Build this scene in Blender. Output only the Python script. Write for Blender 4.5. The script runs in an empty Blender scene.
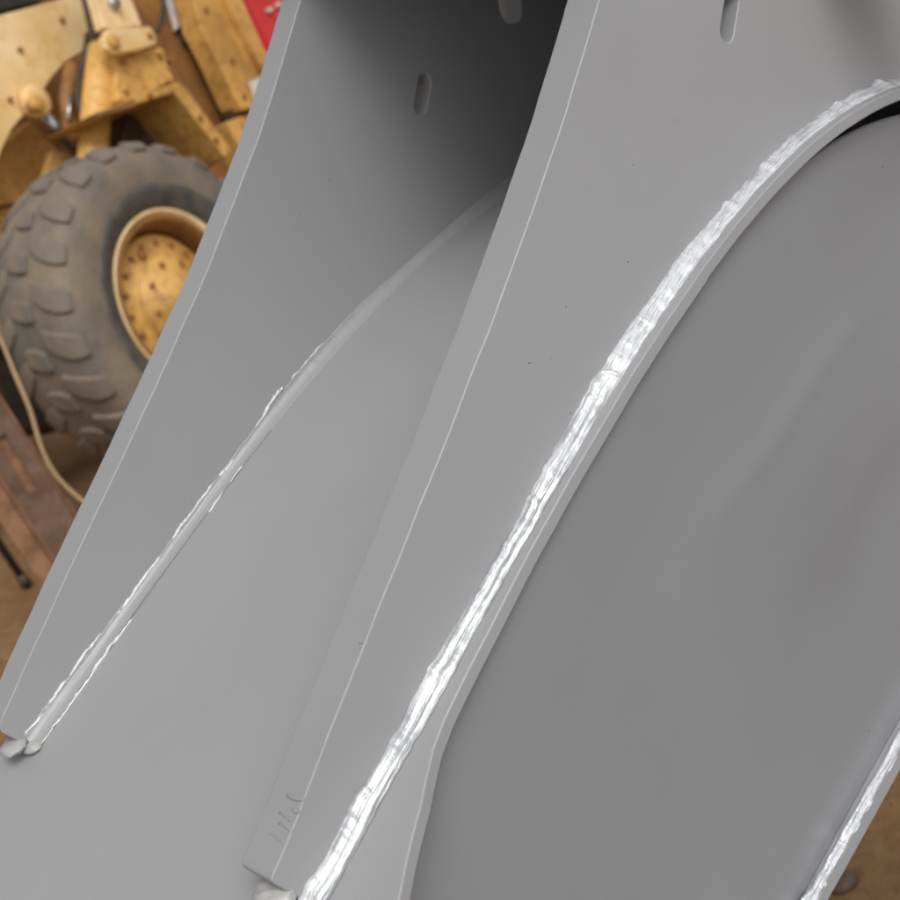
import bpy, bmesh, math, random
import numpy as np
from mathutils import Vector, Matrix
from mathutils.geometry import delaunay_2d_cdt
random.seed(7); RNG = np.random.RandomState(7)
S = bpy.context.scene
PI = math.pi

# ------------------------------------------------------------------ camera
FOC = 1300.0                                   # focal length in photo pixels (900 px wide)
CAM = np.array([0.0, 0.0, 1.51])
PIT, ROL = math.radians(20), math.radians(27)
fw = np.array([0, math.cos(PIT), -math.sin(PIT)])
r0 = np.array([1.0, 0, 0]); u0 = np.array([0, math.sin(PIT), math.cos(PIT)])
rt = math.cos(ROL)*r0 - math.sin(ROL)*u0
up = math.sin(ROL)*r0 + math.cos(ROL)*u0
cd = bpy.data.cameras.new('camera'); cam = bpy.data.objects.new('camera', cd)
S.collection.objects.link(cam)
m = Matrix.Identity(4)
for i in range(3):
    m[i][0] = rt[i]; m[i][1] = up[i]; m[i][2] = -fw[i]; m[i][3] = CAM[i]
cam.matrix_world = m
cd.sensor_width = 36; cd.lens = 36*FOC/900; cd.clip_start = .02; cd.clip_end = 500
cd.dof.use_dof = True; cd.dof.focus_distance = .66
cd.dof.aperture_fstop = (cd.lens/1000)/.0034
S.camera = cam

# ------------------------------------------------------------------ light
SUN_DIR = Vector((.24, -.59, .75)).normalized()
W = bpy.data.worlds.new('World'); S.world = W; W.use_nodes = True
nt = W.node_tree; nt.nodes.clear()
sky = nt.nodes.new('ShaderNodeTexSky'); sky.sky_type = 'NISHITA'; sky.sun_disc = False
sky.sun_elevation = math.asin(SUN_DIR.z); sky.sun_rotation = math.atan2(SUN_DIR.x, SUN_DIR.y)
sky.air_density = 1.0; sky.dust_density = 5.0; sky.ozone_density = .6
bg = nt.nodes.new('ShaderNodeBackground'); bg.inputs[1].default_value = .148
wo = nt.nodes.new('ShaderNodeOutputWorld')
hs = nt.nodes.new('ShaderNodeHueSaturation'); hs.inputs['Saturation'].default_value = .06       # thin overcast
nt.links.new(sky.outputs[0], hs.inputs['Color']); nt.links.new(hs.outputs[0], bg.inputs[0]); nt.links.new(bg.outputs[0], wo.inputs[0])
sd = bpy.data.lights.new('sun', 'SUN'); sd.energy = .82; sd.angle = math.radians(26); sd.color = (1, .985, .96)
sun = bpy.data.objects.new('sun', sd); S.collection.objects.link(sun)
sun.rotation_euler = SUN_DIR.to_track_quat('Z', 'Y').to_euler()
S.view_settings.view_transform = 'Standard'; S.view_settings.look = 'None'
S.view_settings.gamma = 1; S.view_settings.use_curve_mapping = False
S.view_settings.exposure = -0.17
S.cycles.max_bounces = 6; S.cycles.use_adaptive_sampling = False
S.cycles.use_denoising = True; S.cycles.denoising_input_passes = 'RGB_ALBEDO_NORMAL'

# ------------------------------------------------------------------ helpers
def ray(x, y): return (x-450)/FOC*rt + (450-y)/FOC*up + fw
def on(x, y, nrm, c):                          # pixel -> point on the plane nrm.(P-CAM)=c
    d = ray(x, y); return CAM + d*c/float(nrm @ d)
def ground_at(x, y, z=0):
    d = ray(x, y); return CAM + d*(z-CAM[2])/d[2]

def props(o, label=None, cat=None, group=None, kind=None):
    if label: o['label'] = label
    if cat: o['category'] = cat
    if group: o['group'] = group
    if kind: o['kind'] = kind
    return o
ROOTLOC = {}
def root(name, loc, label, cat, group=None):
    o = bpy.data.objects.new(name, None); S.collection.objects.link(o)
    o.location = Vector(loc); o.empty_display_size = .1
    ROOTLOC[o.name] = np.array(loc, float)
    return props(o, label, cat, group)
def base_of(o):
    while o is not None:
        if o.name in ROOTLOC: return ROOTLOC[o.name]
        o = o.parent
    return np.zeros(3)
def link(name, me, parent=None, mat=None, smooth=False, bevel=0, seg=2):
    o = bpy.data.objects.new(name, me); S.collection.objects.link(o)
    if parent: o.parent = parent
    if mat and not me.materials: me.materials.append(mat)
    if smooth:
        for p in me.polygons: p.use_smooth = True
    if bevel:
        b = o.modifiers.new('bevel', 'BEVEL'); b.width = bevel; b.segments = seg
        b.limit_method = 'ANGLE'; b.angle_limit = math.radians(35)
        for p in me.polygons: p.use_smooth = True
        try: b.harden_normals = True
        except Exception: pass
    return o
def mesh(name, verts, faces, mat, parent=None, smooth=False, bevel=0, seg=2, fix=True):
    """verts in world coordinates"""
    v = np.asarray(verts, float) - base_of(parent)
    me = bpy.data.meshes.new(name); me.from_pydata(v.tolist(), [], faces); me.update()
    if fix:
        bm = bmesh.new(); bm.from_mesh(me)
        bmesh.ops.recalc_face_normals(bm, faces=bm.faces); bm.to_mesh(me); bm.free()
    return link(name, me, parent, mat, smooth, bevel, seg)
def vnoise(x, y, seed=0):
    """value noise, arrays in, -1..1 out"""
    x = np.asarray(x, float); y = np.asarray(y, float) + 0*x
    g = np.random.RandomState(seed).rand(256, 256)*2-1
    xi = np.floor(x).astype(int); yi = np.floor(y).astype(int)
    a = x-xi; b = y-yi; a = a*a*(3-2*a); b = b*b*(3-2*b)
    G = lambda i, j: g[i % 256, j % 256]
    return (G(xi, yi)*(1-a)+G(xi+1, yi)*a)*(1-b) + (G(xi, yi+1)*(1-a)+G(xi+1, yi+1)*a)*b
def fbm(x, y, seed=0, octv=4):
    s = 0; w = 1
    for k in range(octv):
        s = s + w*vnoise(np.asarray(x)*2**k, np.asarray(y)*2**k, seed+k); w *= .5
    return s
def poly_solid(name, loop2d, to3d, depthvec, mat, parent=None, holes=(), bevel=0, seg=2):
    """flat plate: 2D outline (+holes) -> front face at to3d(p), back face offset by depthvec"""
    pts = [Vector(p) for p in loop2d]; n0 = len(pts)
    edges = [(i, (i+1) % n0) for i in range(n0)]
    loops = [list(range(n0))]
    for h in holes:
        k = len(pts); pts += [Vector(p) for p in h]; e = len(h)
        edges += [(k+i, k+(i+1) % e) for i in range(e)]; loops.append(list(range(k, k+e)))
    vo, eo, fo, _, _, _ = delaunay_2d_cdt(pts, edges, [], 0, 1e-7)
    def inside(p, poly):
        c = False; j = len(poly)-1
        for i in range(len(poly)):
            if (poly[i][1] > p[1]) != (poly[j][1] > p[1]) and p[0] < (poly[j][0]-poly[i][0])*(p[1]-poly[i][1])/(poly[j][1]-poly[i][1])+poly[i][0]: c = not c
            j = i
        return c
    F = []
    for f in fo:
        c = (sum(vo[i][0] for i in f)/len(f), sum(vo[i][1] for i in f)/len(f))
        if inside(c, loop2d) and not any(inside(c, h) for h in holes): F.append(tuple(f))
    N = len(vo); front = [to3d(v[0], v[1]) for v in vo]
    V = [np.asarray(p) for p in front] + [np.asarray(p)+np.asarray(depthvec) for p in front]
    used = {}
    for f in F:
        for i in range(len(f)):
            e = (f[i], f[(i+1) % len(f)]); used[e] = used.get(e, 0)+1
    faces = list(F) + [tuple(N+i for i in reversed(f)) for f in F]
    for (a, b) in used:
        if (b, a) not in used: faces.append((b, a, N+a, N+b))
    me = bpy.data.meshes.new(name)
    me.from_pydata((np.array(V)-base_of(parent)).tolist(), [], faces); me.update()
    bm = bmesh.new(); bm.from_mesh(me)
    bmesh.ops.delete(bm, geom=[v for v in bm.verts if not v.link_faces], context='VERTS')
    bmesh.ops.dissolve_limit(bm, angle_limit=.001, verts=[], edges=[e for e in bm.edges if e.calc_face_angle(9) < .001])
    bmesh.ops.recalc_face_normals(bm, faces=bm.faces); bm.to_mesh(me); bm.free()
    return link(name, me, parent, mat, False, bevel, seg)
def box(name, c, ax, half, mat, parent=None, bevel=.004):
    """ax: three unit vectors, half: half sizes"""
    c = np.asarray(c, float); V = []
    for k in range(8):
        s = [(1 if k >> j & 1 else -1) for j in range(3)]
        V.append(c + sum(s[j]*half[j]*np.asarray(ax[j]) for j in range(3)))
    F = [(0,1,3,2),(4,6,7,5),(0,4,5,1),(2,3,7,6),(0,2,6,4),(1,5,7,3)]
    return mesh(name, V, F, mat, parent, False, bevel)
def tube(name, path, rad, mat, parent=None, n=12, cap=True):
    P = [np.asarray(p, float) for p in path]; V = []; F = []
    rads = rad if hasattr(rad, '__len__') else [rad]*len(P)
    t0 = P[1]-P[0]; a = np.cross(t0, [.3, .2, 1.0]); a /= np.linalg.norm(a)
    for i, p in enumerate(P):
        t = P[min(i+1, len(P)-1)] - P[max(i-1, 0)]; t = t/np.linalg.norm(t)
        a = a - t*(a@t); a /= np.linalg.norm(a); b = np.cross(t, a)
        for k in range(n):
            q = 2*PI*k/n; V.append(p + rads[i]*(math.cos(q)*a+math.sin(q)*b))
    for i in range(len(P)-1):
        for k in range(n):
            F.append((i*n+k, i*n+(k+1) % n, (i+1)*n+(k+1) % n, (i+1)*n+k))
    if cap: F.append(tuple(range(n))); F.append(tuple(range((len(P)-1)*n, len(P)*n)))
    o = mesh(name, V, F, mat, parent)
    for p in o.data.polygons: p.use_smooth = len(p.vertices) == 4
    return o
def lathe(name, c, axis, prof, mat, parent=None, n=72, ref=(0, 0, 1), smooth=True):
    """prof: (radius, offset along axis) pairs"""
    axis = np.asarray(axis, float); e1 = np.asarray(ref, float); e1 = e1-axis*(e1@axis); e1 /= np.linalg.norm(e1)
    e2 = np.cross(axis, e1); V = []; F = []; k = len(prof)
    for i in range(n):
        q = 2*PI*i/n
        for (rr, h) in prof: V.append(np.asarray(c)+axis*h+rr*(math.cos(q)*e1+math.sin(q)*e2))
    for i in range(n):
        j = (i+1) % n
        for s in range(k-1): F.append((i*k+s, i*k+s+1, j*k+s+1, j*k+s))
    return mesh(name, V, F, mat, parent, smooth, fix=True)

# ------------------------------------------------------------------ materials
def M(name):
    m = bpy.data.materials.new(name); m.use_nodes = True
    return m, m.node_tree.nodes, m.node_tree.links, m.node_tree.nodes['Principled BSDF']
def tex(N, L, typ, scale, detail=4, vec=None, rough=.5, stretch=None):
    t = N.new('ShaderNodeTexNoise' if typ == 'n' else 'ShaderNodeTexVoronoi')
    t.inputs['Scale'].default_value = scale
    if typ == 'n': t.inputs['Detail'].default_value = detail; t.inputs['Roughness'].default_value = rough
    if stretch is not None:
        mp = N.new('ShaderNodeMapping'); mp.inputs['Scale'].default_value = stretch
        L.new(vec, mp.inputs[0]); L.new(mp.outputs[0], t.inputs['Vector'])
    elif vec is not None: L.new(vec, t.inputs['Vector'])
    return t
def ramp(N, L, src, stops):
    r = N.new('ShaderNodeValToRGB'); e = r.color_ramp.elements
    while len(e) < len(stops): e.new(.5)
    for i, (p, c) in enumerate(stops):
        e[i].position = p; e[i].color = (c, c, c, 1) if not hasattr(c, '__len__') else (*c, 1)
    L.new(src, r.inputs[0]); return r
def mix(N, L, fac, a, b, mode='MIX'):
    x = N.new('ShaderNodeMix'); x.data_type = 'RGBA'; x.blend_type = mode
    for s, v in ((x.inputs[0], fac), (x.inputs[6], a), (x.inputs[7], b)):
        if hasattr(v, 'links'): L.new(v, s)
        elif hasattr(v, '__len__'): s.default_value = (*v, 1)
        else: s.default_value = v
    return x.outputs[2]
def bump(N, L, h, dist, strength=1, nrm=None):
    b = N.new('ShaderNodeBump'); b.inputs['Distance'].default_value = dist; b.inputs['Strength'].default_value = strength
    L.new(h, b.inputs['Height'])
    if nrm is not None: L.new(nrm, b.inputs['Normal'])
    return b.outputs[0]

def grey_paint(name, col=(.326, .326, .333), rough=.36, spec=.5, peel=.00003, wave=.0006):
    m, N, L, P = M(name)
    tc = N.new('ShaderNodeTexCoord').outputs['Object']
    n1 = tex(N, L, 'n', 7, 3, tc); n2 = tex(N, L, 'n', 380, 1, tc); n3 = tex(N, L, 'n', 5, 1, tc)
    c = mix(N, L, n1.outputs[0], tuple(x*.92 for x in col), tuple(x*1.08 for x in col))
    L.new(c, P.inputs['Base Color']); P.inputs['Roughness'].default_value = rough
    P.inputs['Specular IOR Level'].default_value = spec
    b = bump(N, L, n3.outputs[0], wave*10)
    L.new(b, P.inputs['Normal'])
    return m
PAINT = grey_paint('grey_enamel')
PANELP = grey_paint('grey_enamel_shaded', (.256, .260, .272), .33, .5, .00005, .0012)  # same enamel as the ribs, darkened: the panel's shade is in the colour
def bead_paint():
    """brushed grey weld paint, pale streaks painted in as highlights; coordinates run along (x) and across (y) the bead"""
    m, N, L, P = M('brushed_weld_paint_glints')
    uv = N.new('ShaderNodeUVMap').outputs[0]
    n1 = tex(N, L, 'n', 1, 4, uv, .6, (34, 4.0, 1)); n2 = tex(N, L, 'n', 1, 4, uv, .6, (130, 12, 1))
    sx = N.new('ShaderNodeSeparateXYZ'); L.new(uv, sx.inputs[0])           # painted highlight: pale streaks strengthened along the upper run
    glint = ramp(N, L, sx.outputs[0], [(.38, 0), (.43, .13), (.58, .13), (.70, .03)])
    ad = N.new('ShaderNodeMath'); L.new(n1.outputs[0], ad.inputs[0]); L.new(glint.outputs[0], ad.inputs[1])
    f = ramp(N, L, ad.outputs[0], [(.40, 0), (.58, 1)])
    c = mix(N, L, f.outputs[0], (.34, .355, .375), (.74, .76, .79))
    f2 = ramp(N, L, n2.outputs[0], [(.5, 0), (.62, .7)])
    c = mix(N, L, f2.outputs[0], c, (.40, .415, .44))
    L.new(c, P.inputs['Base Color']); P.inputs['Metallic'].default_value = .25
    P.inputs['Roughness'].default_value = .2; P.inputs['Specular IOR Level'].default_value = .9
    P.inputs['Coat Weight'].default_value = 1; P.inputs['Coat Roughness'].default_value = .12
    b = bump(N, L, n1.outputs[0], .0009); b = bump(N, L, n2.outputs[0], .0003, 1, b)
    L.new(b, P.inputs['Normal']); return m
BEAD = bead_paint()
LUMPP = grey_paint('thick_pale_paint', (.40, .40, .385), .3)
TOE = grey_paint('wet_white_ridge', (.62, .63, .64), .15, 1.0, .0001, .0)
BEADG = grey_paint('grey_enamel_on_weld', (.33, .34, .35), .2, .8, .0002, .0)
GRIMEG = grey_paint('nib_grey', (.13, .13, .13), .4)
m_, N_, L_, P_ = M('cream_putty'); CREAM = m_
tc_ = N_.new('ShaderNodeTexCoord').outputs['Object']
c_ = ramp(N_, L_, tex(N_, L_, 'n', 160, 4, tc_).outputs[0], [(.3, (.36, .36, .345)), (.7, (.46, .46, .44))])
L_.new(c_.outputs[0], P_.inputs['Base Color']); P_.inputs['Roughness'].default_value = .4
L_.new(bump(N_, L_, tex(N_, L_, 'n', 300, 5, tc_).outputs[0], .0008), P_.inputs['Normal'])

def worn(name, col, dirt, rough=.5, scale=3, amt=(.45, .7), metallic=0, bd=.002):
    m, N, L, P = M(name)
    tc = N.new('ShaderNodeTexCoord').outputs['Object']
    n1 = tex(N, L, 'n', scale, 8, tc, .62); n2 = tex(N, L, 'n', scale*9, 6, tc, .6)
    f = ramp(N, L, n1.outputs[0], [(amt[0], 0), (amt[1], 1)])
    f2 = ramp(N, L, n2.outputs[0], [(.50, 0), (.68, .75)])
    c = mix(N, L, f.outputs[0], col, dirt); c = mix(N, L, f2.outputs[0], c, dirt)
    L.new(c, P.inputs['Base Color']); P.inputs['Roughness'].default_value = rough; P.inputs['Metallic'].default_value = metallic
    L.new(bump(N, L, n2.outputs[0], bd), P.inputs['Normal']); return m
YEL = worn('yellow_machine_paint', (.70, .40, .11), (.34, .17, .045), .45, 2.6, (.45, .75))
YELP = worn('sunlit_yellow_paint', (.88, .67, .38), (.70, .43, .14), .4, 1.6, (.45, .7))  # paler copy of the loader yellow, strong sun put into the colour
OCH = worn('dirty_shaded_ochre', (.33, .15, .04), (.15, .065, .02), .6, 3)
GRIME_SHADE = worn('brown_grime_and_shade', (.10, .06, .03), (.035, .022, .014), .6, 4)
BLACK = worn('black_parts_and_shade', (.02, .018, .016), (.06, .04, .025), .6, 6)
RUST = worn('rusty_steel', (.16, .075, .035), (.30, .16, .09), .8, 14, (.4, .6))
DUSTPINK = worn('dusty_red_oxide_steel', (.20, .12, .085), (.11, .06, .035), .75, 7, (.42, .6))
CHROME = worn('steel_rod', (.55, .55, .56), (.3, .28, .25), .3, 12, (.5, .8), .9, .0003)
RED = worn('red_paint', (.62, .045, .05), (.50, .03, .03), .35, 3)
WHITE = worn('white_label', (.72, .68, .62), (.55, .45, .36), .5, 20)
ROPE = worn('tan_cable', (.50, .33, .18), (.36, .22, .11), .6, 30)
DARKW = worn('dark_wall', (.20, .085, .045), (.11, .05, .03), .8, 2)
def tyre_mat():
    m, N, L, P = M('dusty_tyre_rubber')
    tc = N.new('ShaderNodeTexCoord').outputs['Object']
    n1 = tex(N, L, 'n', 4.5, 7, tc, .6); n2 = tex(N, L, 'n', 45, 6, tc, .65)
    f = ramp(N, L, n1.outputs[0], [(.38, 0), (.62, 1)])
    c = mix(N, L, f.outputs[0], (.13, .122, .108), (.25, .195, .135))
    f2 = ramp(N, L, n2.outputs[0], [(.45, 0), (.75, .7)])
    c = mix(N, L, f2.outputs[0], c, (.20, .155, .105))
    L.new(c, P.inputs['Base Color']); P.inputs['Roughness'].default_value = .75
    L.new(bump(N, L, n2.outputs[0], .006), P.inputs['Normal']); return m
TYRE = tyre_mat()
def dark_tyre_mat():
    m, N, L, P = M('dark_bead_rubber')
    tc = N.new('ShaderNodeTexCoord').outputs['Object']
    n1 = tex(N, L, 'n', 14, 6, tc, .6)
    c = ramp(N, L, n1.outputs[0], [(.35, (.055, .055, .055)), (.7, (.13, .115, .095))])
    L.new(c.outputs[0], P.inputs['Base Color']); P.inputs['Roughness'].default_value = .6
    L.new(bump(N, L, n1.outputs[0], .004), P.inputs['Normal']); return m
TYRED = dark_tyre_mat()
def ground_mat():
    m, N, L, P = M('dry_earth')
    tc = N.new('ShaderNodeTexCoord').outputs['Object']
    n1 = tex(N, L, 'n', 1.3, 8, tc, .6); n2 = tex(N, L, 'n', 22, 8, tc, .7); n3 = tex(N, L, 'n', 90, 5, tc, .7)
    c = ramp(N, L, n1.outputs[0], [(.3, (.20, .11, .045)), (.55, (.38, .21, .085)), (.75, (.30, .175, .08))])
    f = ramp(N, L, n2.outputs[0], [(.42, 0), (.7, .85)])
    cc = mix(N, L, f.outputs[0], c.outputs[0], (.15, .075, .032))
    f3 = ramp(N, L, n3.outputs[0], [(.6, 0), (.72, .6)])
    cc = mix(N, L, f3.outputs[0], cc, (.42, .29, .16))
    L.new(cc, P.inputs['Base Color']); P.inputs['Roughness'].default_value = .9
    b = bump(N, L, n2.outputs[0], .02); L.new(bump(N, L, n3.outputs[0], .006, 1, b), P.inputs['Normal'])
    return m
EARTH = ground_mat()

# ------------------------------------------------------------------ ground
xs = np.concatenate([[-400, -80, -30, -12], np.linspace(-6, 6, 121), [12, 30, 80, 400]])
ys = np.concatenate([[-400, -40, -12, -3], np.linspace(.5, 10.5, 101), [14, 25, 60, 120, 450]])
X, Y = np.meshgrid(xs, ys, indexing='ij')
fade = np.clip(1-np.maximum(np.abs(X)-5, 0), 0, 1)*np.clip(1-np.maximum(Y-9.5, 0), 0, 1)*np.clip(Y-.5, 0, 1)
Z = (fbm(X*1.1, Y*1.1, 3, 4)*.012 + fbm(X*6, Y*6, 9, 2)*.004)*fade
nx, ny = X.shape
GV = np.stack([X, Y, Z], -1).reshape(-1, 3)
GF = [(i*ny+j, (i+1)*ny+j, (i+1)*ny+j+1, i*ny+j+1) for i in range(nx-1) for j in range(ny-1)]
g = mesh('ground', GV, GF, EARTH, smooth=True, fix=False); props(g, kind='structure')
def gz(x, y):
    return float((fbm(x*1.1, y*1.1, 3, 4)*.012 + fbm(x*6, y*6, 9, 2)*.004))

# unseen grey slab added to bounce neutral light onto the ribs
ms, N_, L_, P_ = M('bounce_grey'); tc_ = N_.new('ShaderNodeTexCoord').outputs['Object']
n_ = tex(N_, L_, 'n', 3, 8, tc_, .65); L_.new(ramp(N_, L_, n_.outputs[0], [(.3, (.23, .23, .225)), (.7, (.34, .34, .335))]).outputs[0], P_.inputs['Base Color'])
P_.inputs['Roughness'].default_value = .85; L_.new(bump(N_, L_, n_.outputs[0], .01), P_.inputs['Normal'])
ap = mesh('bounce_slab', [(x, y, z) for z in (.035, -.1) for x, y in ((-9,-9),(9,-9),(9,.75),(-9,.75))], [(0,1,2,3),(7,6,5,4),(0,4,5,1),(1,5,6,2),(2,6,7,3),(3,7,4,0)], ms)
props(ap, kind='structure')

# ================================================================== THE GREY FABRICATION
nn = -1095*rt + 81*up + FOC*fw; nn /= np.linalg.norm(nn)         # plate normal, pointing away
vv = np.array([0, 0, 1.]) - nn*nn[2]; vv /= np.linalg.norm(vv)
hh = np.cross(nn, vv)                                              # along the plates, to the right
C2, C1, T = .46, .73, .0245                                        # near faces of near and far rib, thickness
def pt(h, v, c): return CAM + hh*h + vv*v + nn*c
def hv(x, y, c):
    d = on(x, y, nn, c)-CAM; return float(d@hh), float(d@vv)

LEG = .009
right2 = [(340,883),(363,837),(377,813),(393,770),(417,733),(440,707),(460,667),(470,637),(497,597),(523,547),(557,487),(590,433),(617,383),(633,363),(649,335),(675,293),(702,260),(720,236),(760,187),(800,148),(850,109),(900,86)]
right1 = [(36,749),(53,727),(76,696),(107,651),(131,620),(169,573),(219,497),(256,447),(286,408),(339,347),(394,297),(450,243),(477,217),(517,190)]
outer2 = [(307,883),(330,847),(353,803),(377,763),(400,723),(413,693),(440,650),(463,613),(493,560),(517,520),(543,467),(567,427),(597,373),(642,308),(675,260),(720,208),(760,167),(800,130),(850,95),(900,77)]
outer1 = [(24,733),(42,713),(84,653),(127,600),(156,560),(200,499),(242,447),(272,400),(294,375),(322,342),(356,308),(394,272),(428,250),(463,210),(517,172)]
def fitprof(pts, c, deg, lo, hi):
    A = np.array([hv(*p, c) for p in pts]); p = np.polyfit(A[:,0], A[:,1], deg); d = np.polyder(p)
    def f(h):
        h = np.asarray(h, float); hc = np.clip(h, lo, hi)
        base = np.polyval(p, hc)
        left = np.minimum(h-lo, 0)*max(.33, np.polyval(d, lo)*0+.36)
        x = np.maximum(h-hi, 0); right = x*np.polyval(d, hi) - .6*x*x
        return base+left+right
    return f
prof2 = fitprof(right2, C2-LEG, 4, .165, .73)
prof1 = fitprof(right1, C1-LEG, 3, .15, .63)
def prof(h, c):
    t = np.clip((np.asarray(c)-C2)/(C1-C2), -.3, 1.3)
    return prof2(h)*(1-t)+prof1(h)*t
def smoothpts(pts, step=.004):
    """dense resample of a polyline through Catmull-Rom"""
    P = [np.array(p, float) for p in pts]; out = []
    for i in range(len(P)-1):
        a = P[max(i-1, 0)]; b = P[i]; c = P[i+1]; d = P[min(i+2, len(P)-1)]
        k = max(1, int(np.linalg.norm(c-b)/step))
        for j in range(k):
            t = j/k
            out.append(.5*((2*b)+(-a+c)*t+(2*a-5*b+4*c-d)*t*t+(-a+3*b-3*c+d)*t**3))
    out.append(P[-1]); return out
def roughen(pts, amp, seed, freq=60):
    P = np.array(pts); s = np.concatenate([[0], np.cumsum(np.linalg.norm(np.diff(P, axis=0), axis=1))])
    t = np.gradient(P, axis=0); t /= np.linalg.norm(t, axis=1)[:, None]+1e-9
    nrm = np.stack([-t[:, 1], t[:, 0]], 1)
    d = fbm(s*freq, s*0+3.3, seed, 4)*amp
    d[0] = d[-1] = 0
    return [tuple(p) for p in P+nrm*d[:, None]]
def slot(a, b, r, n=8):
    a = np.array(a); b = np.array(b); d = (b-a)/np.linalg.norm(b-a); q = math.atan2(d[1], d[0]); out = []
    for k in range(n+1): out.append(tuple(b+r*np.array([math.cos(q-PI/2+PI*k/n), math.sin(q-PI/2+PI*k/n)])))
    for k in range(n+1): out.append(tuple(a+r*np.array([math.cos(q+PI/2+PI*k/n), math.sin(q+PI/2+PI*k/n)])))
    return out

zmid = pt(.5, -.3, (C1+C2)/2)
FAB = root('steel_fabrication', (zmid[0], zmid[1], .0), 'freshly painted grey steel fabrication, two tall ribs welded across a curved plate', 'steel fabrication')

edge2 = [(275,885),(271,881),(273,874),(287,843),(310,780),(337,717),(357,660),(382,600),(400,553),(430,483),(453,420),(482,350),(500,297),(530,217),(550,163),(563,117),(570,93),(583,63),(598,0)]
edge1 = [(2,733),(-1,722),(13,691),(27,667),(55,600),(84,539),(139,417),(186,320),(213,253),(255,148),(268,107),(277,80),(299,3)]
hole_a = [hv(425, 82, C1), hv(420.5, 107, C1)]
hole_b = [hv(509, -12, C1), hv(511, 9, C1)]
def make_rib(edge, c, prf, tip, seed, amp):
    E = [hv(*p, c) for p in edge]
    k0 = 3 if c == C2 else 1
    B = np.array(E[k0:]); pf = np.polyfit(B[:,0], B[:,1], 4 if c == C2 else 3)
    E = E[:k0]+[(float(a), float(np.polyval(pf, a))) for a, b in B]
    e = roughen(smoothpts(E), amp, seed, 45)
    last = np.array(e[-1]); dirn = last-np.array(e[-12]); dirn /= np.linalg.norm(dirn)
    ext = [tuple(last+dirn*.012), tuple(last+dirn*.012+np.array([.003, .02])), tuple(last+np.array([.004, .09])), tuple(last+np.array([-.01, .17])), (.58, .19), (.80, .19), (1.0, .17), (1.10, .06), (1.12, -.1)]
    hs = np.linspace(1.12, tip[0]+.002, 90)
    bot = [(float(h), float(prf(h))-.004) for h in hs]
    loop = e+ext+bot+[tip]
    ra = .0058; rb = .0112
    return poly_solid('rib', loop, lambda a, b: pt(a, b, c), nn*T, PAINT, FAB,
                      holes=[slot(*hole_a, ra), slot(*hole_b, rb)], bevel=.0009, seg=3)
rib_near = make_rib(edge2, C2, prof2, hv(297, 897, C2), 11, .00042)
rib_far = make_rib(edge1, C1, prof1, hv(16, 740, C1), 23, .0003)

# --- the curved plate the ribs stand on
wtab_h = [-.2, .10, .158, .178, .200, .222, .236, .262, .30, .35, .50, .62, .70, .76, 1.2]
wtab_w = [.15, .072, .0475, .038, .030, .0205, .0178, .0165, .0150, .0138, .0150, .0160, .0185, .0245, .03]
def wid(h): return np.interp(h, wtab_h, wtab_w)
HS = np.concatenate([np.linspace(-.25, .1, 30), np.linspace(.105, .8, 240), np.linspace(.81, 1.12, 30)])
wj = wid(HS) + fbm(HS*40, HS*0, 5, 3)*.0004
TH = .0075; NC = 40
top = []; botm = []
for i, h in enumerate(HS):
    ca = C2-wj[i]; cb = C1+T+.006
    for k in range(NC+1):
        c = ca+(cb-ca)*(k/NC)**1.3
        v = float(prof(h, c)); top.append(pt(h, v, c)); botm.append(pt(h+.25*TH*(1 if h < .5 else 0), v-TH, c))
n1 = NC+1; nh = len(HS); V = top+botm; o = len(top); F = []
for i in range(nh-1):
    for k in range(NC):
        F.append((i*n1+k, (i+1)*n1+k, (i+1)*n1+k+1, i*n1+k+1)); F.append((o+i*n1+k, o+i*n1+k+1, o+(i+1)*n1+k+1, o+(i+1)*n1+k))
    F.append((i*n1, o+i*n1, o+(i+1)*n1, (i+1)*n1)); F.append((i*n1+NC, (i+1)*n1+NC, o+(i+1)*n1+NC, o+i*n1+NC))
for k in range(NC):
    F.append((k, k+1, o+k+1, o+k)); q = (nh-1)*n1; F.append((q+k, o+q+k, o+q+k+1, q+k+1))
shell = mesh('curved_plate', V, F, PAINT, FAB, bevel=.0011, seg=2)

# --- side panel below the curved plate, slightly dished, standing a little behind the plate edge
TILT = .08
CLOW = C2-.0095+TILT*.36
_lo = np.array([hv(x, y, CLOW) for x, y in [(900,726),(861,793),(822,865)]])
_lp = np.polyfit(_lo[:,0], _lo[:,1], 1)
def lowline(h): return np.polyval(_lp, h)
def pan_c(h, v): return C2-.0095+TILT*np.maximum(0, prof2(h)-v)
ph = np.concatenate([np.linspace(.02, .2, 14), np.linspace(.21, 1.1, 200)]); nv = 110; PV = []; PB = []
creases = [(hv(690,520,C2+.01), hv(880,290,C2+.01), .012, .0009), (hv(810,560,C2+.01), hv(905,420,C2+.01), .018, .0005), (hv(560,720,C2+.01), hv(760,470,C2+.01), .026, .0006)]
def dent(h, v):
    z = 0
    for a, b, w_, am in creases:
        d = np.subtract(b, a); L_ = math.hypot(*d); d = d/L_; q = np.subtract((h, v), a)
        t = float(q@d)/L_; e = float(q[0]*-d[1]+q[1]*d[0])+.004*math.sin(t*7)
        z += am*math.exp(-(e/w_)**2)*math.exp(-((t-.5)/.45)**4)
    return z
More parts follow.
